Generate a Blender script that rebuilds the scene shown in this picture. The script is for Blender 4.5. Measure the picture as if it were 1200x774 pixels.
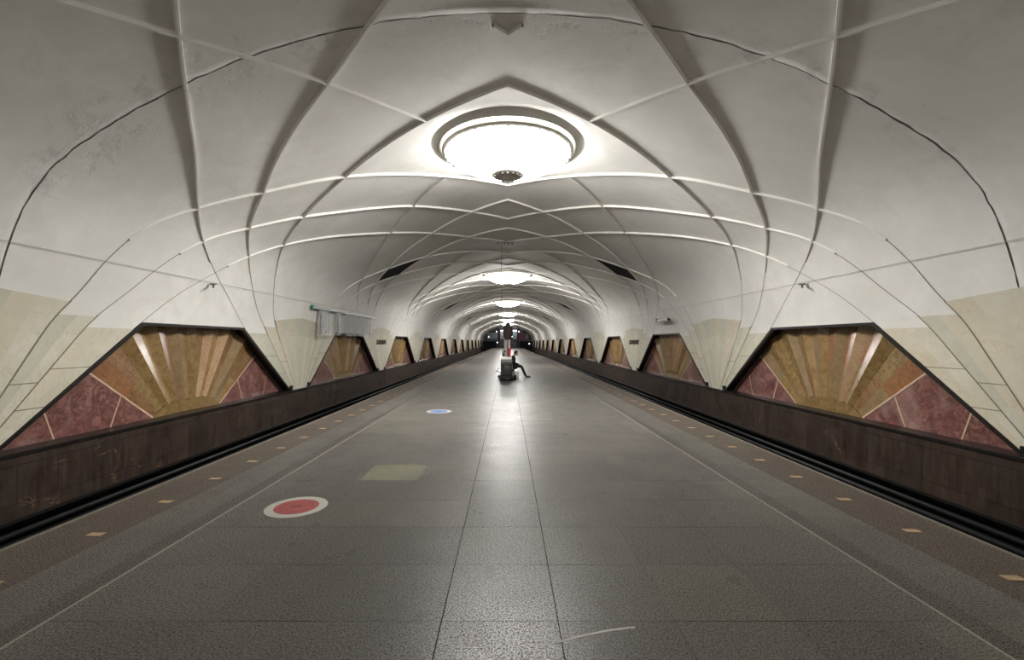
import bpy, bmesh, math, random
from mathutils import Vector, Matrix
PI = math.pi
sc = bpy.context.scene
for o in list(bpy.data.objects): bpy.data.objects.remove(o)
COL = sc.collection

# ------------------------------------------------------------------ camera, world, exposure
EYE = 1.75
cam = bpy.data.cameras.new('camera'); camo = bpy.data.objects.new('camera', cam); COL.objects.link(camo)
camo.location = (0, 0, EYE); camo.rotation_euler = (PI/2, 0, 0)
cam.sensor_width = 36; cam.lens = 16.0; cam.shift_x = 5/1200; cam.shift_y = 14/1200
cam.clip_start = 0.05; cam.clip_end = 400
sc.camera = camo
w = bpy.data.worlds.new('world'); sc.world = w; w.use_nodes = True
w.node_tree.nodes['Background'].inputs[0].default_value = (0.9, 0.95, 1, 1)
w.node_tree.nodes['Background'].inputs[1].default_value = 0.0
sc.view_settings.view_transform = 'Standard'; sc.view_settings.look = 'None'
sc.view_settings.gamma = 1.0; sc.view_settings.use_curve_mapping = False
sc.view_settings.exposure = 0.0
LAMP_EMIT = 64.0

# ------------------------------------------------------------------ mesh and material helpers
def srgb(r, g, b):
    return tuple(((c/255)/12.92 if c/255 <= .04045 else ((c/255+.055)/1.055)**2.4) for c in (r, g, b))

class MB:
    def __init__(s): s.v = []; s.f = []; s.m = []; s.sm = []
    def add(s, vs, fs, mi=0, smooth=False):
        n = len(s.v); s.v += [tuple(v) for v in vs]
        for f in fs: s.f.append(tuple(i+n for i in f)); s.m.append(mi); s.sm.append(smooth)
        return s
    def quad(s, a, b, c, d, mi=0): return s.add([a, b, c, d], [(0, 1, 2, 3)], mi)
    def poly(s, pts, mi=0): return s.add(pts, [tuple(range(len(pts)))], mi)
    def box(s, x0, x1, y0, y1, z0, z1, mi=0):
        vs = [(x, y, z) for x in (x0, x1) for y in (y0, y1) for z in (z0, z1)]
        return s.add(vs, [(0,1,3,2), (4,6,7,5), (0,4,5,1), (2,3,7,6), (0,2,6,4), (1,5,7,3)], mi)
    def bbox(s, x0, x1, y0, y1, z0, z1, r=.02, mi=0):
        # box with chamfered vertical and top edges
        bm = bmesh.new()
        bmesh.ops.create_cube(bm, size=1)
        for v in bm.verts: v.co = Vector(((x0+x1)/2+v.co.x*(x1-x0), (y0+y1)/2+v.co.y*(y1-y0), (z0+z1)/2+v.co.z*(z1-z0)))
        bmesh.ops.bevel(bm, geom=list(bm.edges), offset=r, segments=3, affect='EDGES', profile=.5)
        bm.verts.index_update()
        s.add([v.co[:] for v in bm.verts], [[v.index for v in f.verts] for f in bm.faces], mi); bm.free(); return s
    def lathe(s, prof, n=32, c=(0,0,0), mi=0, smooth=True, axis='z'):
        vs = []; fs = []
        for (r, h) in prof:
            for k in range(n):
                a = 2*PI*k/n
                p = (r*math.cos(a), r*math.sin(a), h)
                if axis == 'x': p = (h, r*math.cos(a), r*math.sin(a))
                if axis == 'y': p = (r*math.cos(a), h, r*math.sin(a))
                vs.append((c[0]+p[0], c[1]+p[1], c[2]+p[2]))
        for i in range(len(prof)-1):
            for k in range(n):
                fs.append((i*n+k, i*n+(k+1) % n, (i+1)*n+(k+1) % n, (i+1)*n+k))
        return s.add(vs, fs, mi, smooth)
    def tube(s, pts, r, n=8, mi=0, smooth=True, cap=True):
        pts = [Vector(p) for p in pts]; rs = r if isinstance(r, (list, tuple)) else [r]*len(pts)
        vs = []; fs = []
        for i, p in enumerate(pts):
            t = (pts[min(i+1, len(pts)-1)]-pts[max(i-1, 0)]).normalized()
            u = t.cross(Vector((0, 0, 1)))
            if u.length < .1: u = t.cross(Vector((1, 0, 0)))
            u.normalize(); w_ = t.cross(u)
            for k in range(n):
                a = 2*PI*k/n; vs.append(p+(u*math.cos(a)+w_*math.sin(a))*rs[i])
        for i in range(len(pts)-1):
            for k in range(n): fs.append((i*n+k, i*n+(k+1) % n, (i+1)*n+(k+1) % n, (i+1)*n+k))
        if cap: fs += [tuple(range(n)), tuple(range((len(pts)-1)*n, len(pts)*n))]
        return s.add(vs, fs, mi, smooth)
    def build(s, name, mats, parent=None, loc=(0, 0, 0)):
        me = bpy.data.meshes.new(name); me.from_pydata(s.v, [], s.f); me.update()
        if not isinstance(mats, (list, tuple)): mats = [mats]
        for m in mats: me.materials.append(m)
        for p, mi, sm in zip(me.polygons, s.m, s.sm): p.material_index = mi; p.use_smooth = sm
        bm = bmesh.new(); bm.from_mesh(me); bmesh.ops.recalc_face_normals(bm, faces=bm.faces); bm.to_mesh(me); bm.free()
        o = bpy.data.objects.new(name, me); COL.objects.link(o); o.location = loc
        if parent: o.parent = parent
        return o

def tag(o, label=None, cat=None, group=None, kind=None):
    if label: o['label'] = label
    if cat: o['category'] = cat
    if group: o['group'] = group
    if kind: o['kind'] = kind
    return o
def empty(name, loc, rz=0):
    o = bpy.data.objects.new(name, None); COL.objects.link(o); o.location = loc; o.rotation_euler = (0, 0, rz)
    o.empty_display_size = .2; return o
KIDS = {}
def copy_tree(o, parent=None):
    c = o.copy(); COL.objects.link(c)
    if parent: c.parent = parent
    for ch in [x for x in bpy.data.objects if x.parent == o]: copy_tree(ch, c)
    return c
ORD = ['first', 'second', 'third', 'fourth', 'fifth', 'sixth', 'seventh', 'eighth', 'ninth', 'tenth', 'eleventh', 'twelfth', 'thirteenth']

class Mat:
    def __init__(s, name, rough=.5, metal=0, spec=.5):
        s.m = bpy.data.materials.new(name); s.m.use_nodes = True; s.nt = s.m.node_tree; s.N = s.nt.nodes
        s.b = s.N['Principled BSDF']; s.b.inputs['Roughness'].default_value = rough; s.b.inputs['Metallic'].default_value = metal
        s.b.inputs['Specular IOR Level'].default_value = spec
        s.tc = s.N.new('ShaderNodeTexCoord'); s.P = s.tc.outputs['Object']
    def link(s, a, b): s.nt.links.new(a, b)
    def set(s, sock, v):
        if isinstance(v, (int, float)): sock.default_value = v
        elif isinstance(v, tuple): sock.default_value = (*v, 1) if len(v) == 3 and sock.type == 'RGBA' else v
        else: s.link(v, sock)
    def math(s, op, a, b=0, c=None, clamp=False):
        n = s.N.new('ShaderNodeMath'); n.operation = op; n.use_clamp = clamp
        s.set(n.inputs[0], a); s.set(n.inputs[1], b)
        if c is not None: s.set(n.inputs[2], c)
        return n.outputs[0]
    def scale(s, v, xyz, add=(0, 0, 0)):
        n = s.N.new('ShaderNodeMapping'); s.link(v, n.inputs[0]); n.inputs['Scale'].default_value = xyz; n.inputs['Location'].default_value = add
        return n.outputs[0]
    def noise(s, sc=1, det=4, r=.6, v=None, dist=0):
        n = s.N.new('ShaderNodeTexNoise'); s.link(v or s.P, n.inputs['Vector'])
        n.inputs['Scale'].default_value = sc; n.inputs['Detail'].default_value = det; n.inputs['Roughness'].default_value = r
        n.inputs['Distortion'].default_value = dist
        return n.outputs['Fac']
    def voro(s, sc=1, v=None, feat='F1'):
        n = s.N.new('ShaderNodeTexVoronoi'); n.feature = feat; s.link(v or s.P, n.inputs['Vector']); n.inputs['Scale'].default_value = sc
        return n.outputs['Distance']
    def ramp(s, f, stops):
        n = s.N.new('ShaderNodeValToRGB'); e = n.color_ramp.elements; s.link(f, n.inputs[0])
        while len(e) < len(stops): e.new(.5)
        for i, (p, c) in enumerate(stops):
            e[i].position = p; e[i].color = (c, c, c, 1) if isinstance(c, (int, float)) else (*c, 1)
        return n.outputs[0]
    def mix(s, f, a, b, mode='MIX'):
        n = s.N.new('ShaderNodeMix'); n.data_type = 'RGBA'; n.blend_type = mode
        s.set(n.inputs[0], f); s.set(n.inputs[6], a); s.set(n.inputs[7], b); return n.outputs[2]
    def color(s, c): s.set(s.b.inputs['Base Color'], c); return s
    def bump(s, h, d=.01, st=1):
        n = s.N.new('ShaderNodeBump'); n.inputs['Distance'].default_value = d; n.inputs['Strength'].default_value = st
        s.link(h, n.inputs['Height']); s.link(n.outputs[0], s.b.inputs['Normal']); return s
    def rough(s, v): s.set(s.b.inputs['Roughness'], v); return s

def plain(name, rgb, rough=.5, metal=0, var=.12, sc=6, bump=0):
    m = Mat(name, rough, metal); c = srgb(*rgb)
    n = m.noise(sc, 4); m.color(m.ramp(n, [(.3, tuple(x*(1-var) for x in c)), (.7, tuple(min(1, x*(1+var)) for x in c))]))
    if bump: m.bump(n, bump)
    return m.m

# painted vault plaster: off-white, blotchy, brushed
def plaster_mat(name, base, amt=1.0):
    m = Mat(name, .72, 0, .25)
    big = m.noise(.35, 5, .65); mid = m.noise(1.7, 6, .7, dist=.6); streak = m.noise(1, 4, .6, m.scale(m.P, (.7, 3.0, 3.0)))
    c = m.mix(m.ramp(big, [(.38, 0.0), (.68, 1.0)]), base, tuple(x*(1-.17*amt) for x in base))
    c = m.mix(m.ramp(mid, [(.46, 0.0), (.68, .75*amt)]), c, tuple(a*b for a, b in zip(base, (.86, .85, .82))))
    c = m.mix(m.ramp(streak, [(.5, 0.0), (.8, .35*amt)]), c, tuple(a*.86 for a in base))
    spot = m.noise(9, 3, .5); c = m.mix(m.ramp(spot, [(.72, 0.0), (.76, .25*amt)]), c, tuple(a*.6 for a in base))
    # flaking paint beside the long cross crack above the nearest piers
    sx = m.N.new('ShaderNodeSeparateXYZ'); m.link(m.P, sx.inputs[0])
    d = m.math('ABSOLUTE', m.math('ADD', m.math('SUBTRACT', sx.outputs[1], 6.6), m.math('MULTIPLY', m.math('SUBTRACT', mid, .5), 2.4)))
    hi = m.math('GREATER_THAN', sx.outputs[2], 3.9)
    fl = m.math('MULTIPLY', m.ramp(d, [(.08, 1.0), (.45, 0.0)]), hi)
    patch = m.ramp(m.noise(2.2, 8, .75), [(.50, 0.0), (.60, .7)])
    c = m.mix(m.math('MULTIPLY', fl, patch), c, tuple(a*.72 for a in base))
    m.color(c)
    hgt = m.math('ADD', m.math('MULTIPLY', mid, .6), m.math('ADD', m.math('MULTIPLY', big, 1.6), m.math('MULTIPLY', m.math('MULTIPLY', fl, patch), -.8)))
    m.bump(hgt, .012, .6)
    return m.m
M_PLASTER = plaster_mat('vault_plaster', (.78, .76, .72))
M_RIB = plaster_mat('rib_plaster', (.74, .72, .68), .4)
M_RJOINT = plain('rib_joint_grey', (112, 108, 100), .8)
M_CRACK = plain('crack_dark', (60, 56, 50), .9)

def marble(name, base, vein, dark, sc=1.2, rough=.22, veinw=.05, grain=.25, mottled=False, web=0):
    m = Mat(name, rough, 0, .5)
    v = m.P
    warp = m.noise(sc*1.6, 6, .65, v)
    n1 = m.noise(sc*.8, 7, .65, v, dist=1.8)
    ridge = m.math('ABSOLUTE', m.math('SUBTRACT', n1, .5))
    c = m.mix(m.ramp(warp, [(.35, 0.0), (.65, 1.0)]), base, dark)
    c = m.mix(m.ramp(ridge, [(0, .4), (veinw, 0.0)]), c, vein)
    if web:
        r2 = m.math('ABSOLUTE', m.math('SUBTRACT', m.noise(web, 8, .7, v, dist=.8), .5))
        c = m.mix(m.ramp(r2, [(0, .9), (.06, 0.0)]), c, vein)
        r3 = m.ramp(m.noise(web*.5, 5, .6, v), [(.52, 0.0), (.72, .55)]); c = m.mix(r3, c, (.34, .25, .22))
    g = m.noise(38, 3, .6, v)
    c = m.mix(m.ramp(g, [(.42, 0.0), (.62, grain)]), c, dark)
    if mottled:
        s1 = m.noise(9, 7, .8, v, dist=.4); c = m.mix(m.ramp(s1, [(.48, 0.0), (.58, .75)]), c, vein)
        s2 = m.noise(45, 3, .7, v); c = m.mix(m.ramp(s2, [(.56, 0.0), (.64, .5)]), c, tuple(min(1, x*1.5) for x in base))
    m.color(c); m.bump(m.noise(12, 4, .6, v), .002, .5)
    return m.m
M_CREAM = [marble('cream_marble', srgb(208, 203, 188), srgb(176, 166, 142), srgb(194, 189, 168), .9, .4, .015, .10),
           marble('cream_marble_grey', srgb(196, 194, 178), srgb(170, 164, 144), srgb(188, 185, 166), 1.2, .4, .015, .10),
           marble('cream_marble_yellow', srgb(206, 199, 180), srgb(184, 164, 134), srgb(196, 189, 168), .8, .4, .02, .10)]
M_CREAM_JOINT = plain('marble_joint', (120, 112, 92), .8)
M_RED = marble('red_marble', srgb(152, 112, 104), srgb(78, 46, 44), srgb(122, 80, 74), 1.3, .28, .045, .3, False, 3.2)
M_JOINT = plain('pale_joint', (196, 170, 142), .6)
FAN = [marble('fan_olive', srgb(142, 119, 78), srgb(104, 80, 46), srgb(124, 100, 66), 1.4, .22, .02, .35, True),
       marble('fan_brown', srgb(143, 113, 84), srgb(106, 76, 50), srgb(120, 88, 58), 1.6, .2, .02, .4, True),
       marble('fan_gold', srgb(154, 128, 88), srgb(116, 88, 50), srgb(138, 110, 72), 1.3, .2, .02, .35, True),
       marble('fan_rust', srgb(150, 108, 74), srgb(116, 80, 54), srgb(128, 88, 60), 1.7, .2, .02, .35, True),
       marble('fan_greybrown', srgb(146, 124, 92), srgb(118, 98, 70), srgb(128, 106, 78), 1.5, .22, .02, .35, True),
       marble('fan_pale', srgb(176, 148, 116), srgb(150, 120, 90), srgb(160, 130, 100), 1.2, .12, .02, .15, True)]
M_FRAME = plain('black_stone_edge', (26, 24, 22), .35, 0, .3, 10)
M_DARKRECESS = plain('near_black_recess', (16, 14, 12), .8, 0, .3, 6)  # near-black, shared by niche reveals, wall footing, backing and platform base

# dark brown dado marble with slab joints
def dado_mat():
    m = Mat('dark_dado_marble', .42, 0, .35)
    sx = m.N.new('ShaderNodeSeparateXYZ'); m.link(m.P, sx.inputs[0]); y, z = sx.outputs[1], sx.outputs[2]
    cell = m.math('FLOOR', m.math('DIVIDE', y, .62)); fr = m.math('FRACT', m.math('DIVIDE', y, .62))
    wn = m.N.new('ShaderNodeTexWhiteNoise'); wn.noise_dimensions = '1D'; m.link(cell, wn.inputs['W'])
    n = m.noise(1.4, 6, .7, m.scale(m.P, (1, 1.6, .5)), dist=1)
    c = m.ramp(n, [(.3, srgb(38, 29, 25)), (.55, srgb(56, 44, 37)), (.75, srgb(74, 60, 49))])
    c = m.mix(m.math('MULTIPLY', wn.outputs[0], .55), c, srgb(40, 30, 26))
    vein = m.math('ABSOLUTE', m.math('SUBTRACT', m.noise(.9, 5, .6, dist=1.2), .5))
    rare = m.ramp(m.noise(.9, 2), [(.60, 0.0), (.66, .8)])
    c = m.mix(m.math('MULTIPLY', m.ramp(vein, [(0, .6), (.008, 0.0)]), rare), c, srgb(150, 124, 92))
    gr = m.noise(5, 5, .7, m.scale(m.P, (1, 3, .4))); c = m.mix(m.ramp(gr, [(.5, 0.0), (.8, .4)]), c, srgb(98, 80, 64))
    j1 = m.math('GREATER_THAN', m.math('ABSOLUTE', m.math('SUBTRACT', fr, .5)), .487)
    inb = m.math('MULTIPLY', m.math('GREATER_THAN', z, -.68), m.math('LESS_THAN', z, -.10))
    j1 = m.math('MULTIPLY', j1, inb)
    j2 = m.math('LESS_THAN', m.math('ABSOLUTE', m.math('ADD', z, .10)), .008)
    j3 = m.math('LESS_THAN', m.math('ABSOLUTE', m.math('ADD', z, .68)), .008)
    j = m.math('MAXIMUM', j1, m.math('MAXIMUM', j2, j3))
    c = m.mix(m.math('MULTIPLY', j, .75), c, srgb(20, 15, 12))
    m.color(c); m.rough(m.ramp(m.noise(3, 4), [(.3, .3), (.7, .6)]))
    return m.m
M_DADO = dado_mat()
M_BLACK = plain('black_rubber', (12, 12, 12), .6)
M_CABLE = plain('cable_black', (9, 9, 9), .6)
M_BED = plain('track_bed', (28, 26, 24), .9, 0, .4, 3, .02)

# polished grey granite paving
PX = -.05
def floor_mat():
    m = Mat('granite_floor', .3, 0, .14)
    sx = m.N.new('ShaderNodeSeparateXYZ'); m.link(m.P, sx.inputs[0]); x0, y0 = sx.outputs[0], sx.outputs[1]
    x = m.math('SUBTRACT', x0, PX); ax = m.math('ABSOLUTE', x)
    tx = m.math('DIVIDE', m.math('ADD', x, .365), .73); ty = m.math('DIVIDE', m.math('SUBTRACT', y0, 2.85), .725)
    ix, iy = m.math('FLOOR', tx), m.math('FLOOR', ty)
    # the side columns join pairs of tiles into longer slabs here and there
    cv = m.N.new('ShaderNodeCombineXYZ'); m.link(ix, cv.inputs[0]); m.link(iy, cv.inputs[1])
    wn = m.N.new('ShaderNodeTexWhiteNoise'); wn.noise_dimensions = '2D'; m.link(cv.outputs[0], wn.inputs['Vector'])
    r = wn.outputs['Value']
    cv2 = m.N.new('ShaderNodeCombineXYZ'); m.link(iy, cv2.inputs[0]); m.link(m.math('FLOOR', m.math('DIVIDE', ix, 2)), cv2.inputs[1])
    wn2 = m.N.new('ShaderNodeTexWhiteNoise'); wn2.noise_dimensions = '2D'; m.link(cv2.outputs[0], wn2.inputs['Vector'])
    inside = m.math('LESS_THAN', ax, 2.83)
    base = m.mix(m.ramp(r, [(.1, 0.0), (.9, 1.0)]), srgb(70, 67, 63), srgb(80, 76, 71))
    rare = m.ramp(wn2.outputs['Value'], [(.86, 0.0), (.88, 1.0)])
    base = m.mix(m.math('MULTIPLY', rare, .5), base, srgb(86, 84, 74))
    def cell(i, k):
        return m.math('MULTIPLY', m.math('COMPARE', ix, i, .1), m.math('COMPARE', iy, k, .1))
    sp = m.math('MAXIMUM', cell(-2, 4), m.math('MAXIMUM', m.math('MULTIPLY', cell(2, 0), .35), m.math('MULTIPLY', cell(-2, -1), 0)))
    base = m.mix(m.math('MULTIPLY', sp, .8), base, srgb(108, 106, 86))
    border = m.math('GREATER_THAN', ax, 3.5)
    base = m.mix(border, base, srgb(72, 62, 53))
    mid = m.math('MULTIPLY', m.math('GREATER_THAN', ax, 2.85), m.math('LESS_THAN', ax, 3.02))
    base = m.mix(m.math('MULTIPLY', mid, .7), base, srgb(52, 48, 44))
    # joints
    fx = m.math('ABSOLUTE', m.math('SUBTRACT', m.math('FRACT', tx), .5)); fy = m.math('ABSOLUTE', m.math('SUBTRACT', m.math('FRACT', ty), .5))
    centre = m.math('LESS_THAN', ax, .5)
    jx = m.math('MULTIPLY', m.math('GREATER_THAN', fx, .4952), m.math('MAXIMUM', centre, m.math('MULTIPLY', m.math('GREATER_THAN', r, .55), .45)))
    jy = m.math('GREATER_THAN', fy, .4948)
    jy = m.math('MULTIPLY', jy, m.ramp(m.noise(.8, 2), [(.4, .35), (.6, 1.0)]))
    j = m.math('MULTIPLY', m.math('MAXIMUM', jx, jy), inside)
    jb = m.math('MULTIPLY', m.math('GREATER_THAN', m.math('ABSOLUTE', m.math('SUBTRACT', m.math('FRACT', m.math('DIVIDE', y0, 1.45)), .5)), .4985), m.math('SUBTRACT', 1, inside))
    speck = m.noise(70, 3, .7); speck2 = m.noise(130, 2, .6)
    base = m.mix(m.ramp(speck, [(.42, .95), (.52, 0.0)]), base, m.mix(1, base, (.58, .58, .58), 'MULTIPLY'))
    base = m.mix(m.ramp(speck2, [(.55, 0.0), (.63, .8)]), base, srgb(130, 126, 118))
    dirt = m.noise(.7, 6, .7, dist=.5); base = m.mix(m.ramp(dirt, [(.45, 0.0), (.8, .35)]), base, srgb(46, 43, 38))
    scuff = m.noise(2.2, 8, .8, m.scale(m.P, (1, .6, 1), (3, 5, 0)), dist=2)
    side = m.ramp(ax, [(.1, 0.0), (.3, 1.0)])
    base = m.mix(m.math('MULTIPLY', m.ramp(scuff, [(.6, 0.0), (.72, .5)]), m.ramp(m.noise(24, 4, .8), [(.5, 0.0), (.6, 1.0)])), base, srgb(150, 146, 138))
    base = m.mix(m.math('MULTIPLY', j, .7), base, srgb(24, 22, 20))
    base = m.mix(m.math('MULTIPLY', jb, .5), base, srgb(40, 36, 32))
    wl = m.math('COMPARE', ax, 2.84, .009)
    base = m.mix(m.math('MULTIPLY', wl, .7), base, srgb(150, 142, 128))
    edge = m.math('GREATER_THAN', ax, m.math('ADD', 4.165, m.math('MULTIPLY', m.noise(4, 5, .8), .03)))
    base = m.mix(m.math('MULTIPLY', edge, .5), base, srgb(130, 122, 110))
    m.color(base)
    ro = m.math('ADD', m.ramp(m.noise(2.5, 6, .7), [(.3, .25), (.7, .37)]), m.math('MULTIPLY', border, .18))
    ro = m.math('ADD', ro, m.math('MULTIPLY', m.ramp(speck, [(.40, .22), (.55, 0.0)]), 1))
    m.set(m.b.inputs['Specular IOR Level'], m.math('MULTIPLY', m.math('SUBTRACT', 1.0, j), m.ramp(speck, [(.40, .04), (.56, .2)])))
    m.rough(ro)
    h = m.math('ADD', m.math('MULTIPLY', speck, .35), m.math('MULTIPLY', j, -1.2))
    m.bump(h, .002, .6)
    return m.m
M_FLOOR = floor_mat()

def emit(name, rgb, s):
    m = Mat(name, .5); m.set(m.b.inputs['Emission Color'], rgb); m.b.inputs['Emission Strength'].default_value = s; m.color(rgb); return m.m
M_STEEL = plain('brushed_steel', (150, 148, 142), .35, .9)
M_BRONZE = plain('dull_bronze', (188, 184, 176), .5, .1, .25, 30)
M_RING = plain('lamp_ring_paint', (196, 192, 184), .5)

# ------------------------------------------------------------------ vault geometry
A, B, P, ZP0 = 7.45, 4.75, 10.47, 5.80
Y0, Y1 = -14.0, 139.5
PTOP = .09       # top of the dark dado
OTOP = 2.15      # top of the openings
def bulge(th): return 1+.027*math.exp(-((th-30)/13)**2)
def vx(th): r = math.radians(th); return A*math.cos(r)*bulge(th)
def vz(th): r = math.radians(th); return EYE+B*math.sin(r)*bulge(th)
def th_of_z(z):
    lo, hi = 0, 60
    for _ in range(40):
        md = (lo+hi)/2
        if vz(md) < z: lo = md
        else: hi = md
    return lo
def x_of_z(z): return A if z <= EYE else vx(th_of_z(z))
def th_of_x(x):
    lo, hi = 0.0, 90.0
    for _ in range(40):
        md = (lo+hi)/2
        if vx(md) > x: lo = md
        else: hi = md
    return lo
def z_of_x(x): return vz(th_of_x(abs(x)))
TH0 = th_of_z(OTOP)
def pt(side, th, y): return Vector((side*vx(th), y, vz(th)))
def nrm(side, th):
    a = pt(side, min(th+.5, 90), 0); b = pt(side, th-.5, 0); t = (a-b).normalized()
    n = Vector((t.z, 0, -t.x)); 
    return n if n.dot(Vector((0, 0, 1.5))-pt(side, th, 0)) > 0 else -n

def pchip(tab):
    xs = [a for a, _ in tab]; ys = [b for _, b in tab]; n = len(xs)
    d = [(ys[i+1]-ys[i])/(xs[i+1]-xs[i]) for i in range(n-1)]
    mm = [d[0]]+[(d[i-1]+d[i])/2 for i in range(1, n-1)]+[d[-1]]
    def f(x):
        if x <= xs[0]: return ys[0]+mm[0]*(x-xs[0])
        if x >= xs[-1]: return ys[-1]
        i = max(k for k in range(n-1) if xs[k] <= x); h = xs[i+1]-xs[i]; t = (x-xs[i])/h
        return ((2*t**3-3*t*t+1)*ys[i]+(t**3-2*t*t+t)*h*mm[i]+(-2*t**3+3*t*t)*ys[i+1]+(t**3-t*t)*h*mm[i+1])
    return f
RIBC = pchip([(5, 1.65), (10, 1.98), (18, 2.35), (27, 2.85), (34, 3.45), (44, 4.25), (58, 5.235), (76, 6.75), (90, 7.9)])
RIBB = pchip([(5, 2.35), (12, 3.0), (20, 3.65), (28, 4.4), (35, 5.26), (44, 6.22), (51, 7.05), (58, 7.8), (66, 8.65), (78, 10.2), (90, 11.65)])
RIBA = pchip([(5, 3.45), (13, 4.3), (20, 5.18), (28, 6.2), (34, 6.98), (43, 8.27), (49, 9.3), (55, 10.35), (60, 11.22), (66, 12.25), (76, 14.0), (90, 15.705)])
FOOT = {'A': .68, 'B': .5, 'C': .32}
def off(fam, z):
    f = {'A': RIBA, 'B': RIBB, 'C': RIBC}[fam]
    th = th_of_z(z) if z > OTOP else TH0
    if z >= OTOP: return f(th)
    t = (z-PTOP)/(OTOP-PTOP); return FOOT[fam]+(f(TH0)-FOOT[fam])*t

LAMPS = [ZP0+P/2-2*P + 2*P*k for k in range(0, 7)]        # -9.9, 11.0, 31.9 ...
LAMPS = [y for y in LAMPS if y > Y0 and y+2.7 < Y1]
RH = 1.88; SQ = 2.7
ceil = MB()
ths = [TH0+(90-TH0)*i/44 for i in range(45)]
prof = [(-vx(t), vz(t)) for t in ths]+[(vx(t), vz(t)) for t in reversed(ths[:-1])]
# split the cross section so that x = -SQ and x = +SQ are grid lines
tS = th_of_x(SQ)
ths = sorted([t for t in ths if abs(t-tS) > .6]+[tS])
prof = [(-vx(t), vz(t)) for t in ths]+[(vx(t), vz(t)) for t in reversed(ths[:-1])]
ys = set([Y0, Y1]); y = Y0
while y < Y1: ys.add(round(y, 3)); y += 1.3
for L in LAMPS:
    ys = {q for q in ys if not (L-SQ-.3 < q < L+SQ+.3)} | {L-SQ, L+SQ}
ys = sorted(ys)
nP = len(prof); vs = [(px, y, pz) for y in ys for (px, pz) in prof]; fs = []
for j in range(len(ys)-1):
    lampcell = any(abs(ys[j]-(L-SQ)) < 1e-6 for L in LAMPS)
    for i in range(nP-1):
        xm = (prof[i][0]+prof[i+1][0])/2
        if lampcell and abs(xm) < SQ: continue
        fs.append((j*nP+i, j*nP+i+1, (j+1)*nP+i+1, (j+1)*nP+i))
ceil.add(vs, fs, 0, True)
ZR = z_of_x(RH)+.02       # level of the recess lip
for L in LAMPS:
    n = 96; rings = []; K = 6
    for q in range(K+1):
        t = q/K; ring = []
        for k in range(n):
            a = 2*PI*k/n; ca, sa = math.cos(a), math.sin(a)
            m_ = SQ/max(abs(ca), abs(sa)); sq = Vector((ca*m_, sa*m_)); ci = Vector((ca*RH, sa*RH))
            p = sq.lerp(ci, t); ring.append((p.x, L+p.y, z_of_x(p.x)))
        rings.append(ring)
    # moulding, cove and dome of the lamp recess
    for (r, dz) in [(RH-.01, .05), (RH-.03, .10), (RH-.06, .105), (RH-.13, .06), (RH-.19, .03), (RH-.23, .025), (RH-.27, .05), (RH-.30, .16), (RH-.40, .34), (RH-.62, .54), (RH-.95, .70), (RH-1.35, .78), (.05, .82)]:
        ring = []
        for k in range(n):
            a = 2*PI*k/n; x = r*math.cos(a); base = z_of_x(RH*math.cos(a))
            wgt = min(1, (RH-r)/.3); zz = (base*(1-wgt)+ZR*wgt)+dz if True else 0
            ring.append((x, L+r*math.sin(a), zz))
        rings.append(ring)
    vv = [p for r_ in rings for p in r_]; ff = []
    for q in range(len(rings)-1):
        for k in range(n): ff.append((q*n+k, q*n+(k+1) % n, (q+1)*n+(k+1) % n, (q+1)*n+k))
    ff.append(tuple((len(rings)-1)*n+k for k in range(n)))
    ceil.add(vv, ff, 0, True)
# lower wedges of the vault between the openings
NP_ = 14
for side in (-1, 1):
    for k in range(-1, NP_):
        zc = ZP0+P*k; rows = 10; vv = []; ff = []
        for r_ in range(rows+1):
            z = PTOP+(OTOP-PTOP)*r_/rows; h = off('A', z)
            for c in range(9):
                vv.append((side*x_of_z(z), min(max(zc-h+2*h*c/8, Y0), Y1), z))
        for r_ in range(rows):
            for c in range(8): ff.append((r_*9+c, r_*9+c+1, (r_+1)*9+c+1, (r_+1)*9+c))
        ceil.add(vv, ff, 0, True)
ceiling = ceil.build('ceiling', M_PLASTER); tag(ceiling, 'long off-white plaster barrel vault with diagonal ribs', None, None, 'structure')
# recalc can flip an open shell; plaster is double sided so it does not matter

# ribs of the vault: each one springs from a foot on the left, meets its crown point and comes down on the right
def rib_height(th): 
    for (a, b, ha, hb) in [(5, 20, .008, .022), (20, 34, .022, .045), (34, 46, .045, .06), (46, 90, .06, .06)]:
        if th <= b: return ha+(hb-ha)*max(0, (th-a))/(b-a)
    return .06
def sweep(mb, pts, nrms, hs, wb=.03, wt=.016, mi=0):
    n = len(pts); vv = []; ff = []
    for i in range(n):
        t = (pts[min(i+1, n-1)]-pts[max(i-1, 0)]).normalized(); s = t.cross(nrms[i]).normalized()
        p, h, nn = pts[i], hs[i], nrms[i]
        vv += [p-s*wb-nn*.03, p-s*wb*.9+nn*h*.55, p-s*wt+nn*h, p+s*wt+nn*h, p+s*wb*.9+nn*h*.55, p+s*wb-nn*.03]
    for i in range(n-1):
        for k in range(5): ff.append((i*6+k, i*6+k+1, (i+1)*6+k+1, (i+1)*6+k))
    mb.add(vv, ff, mi)
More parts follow.
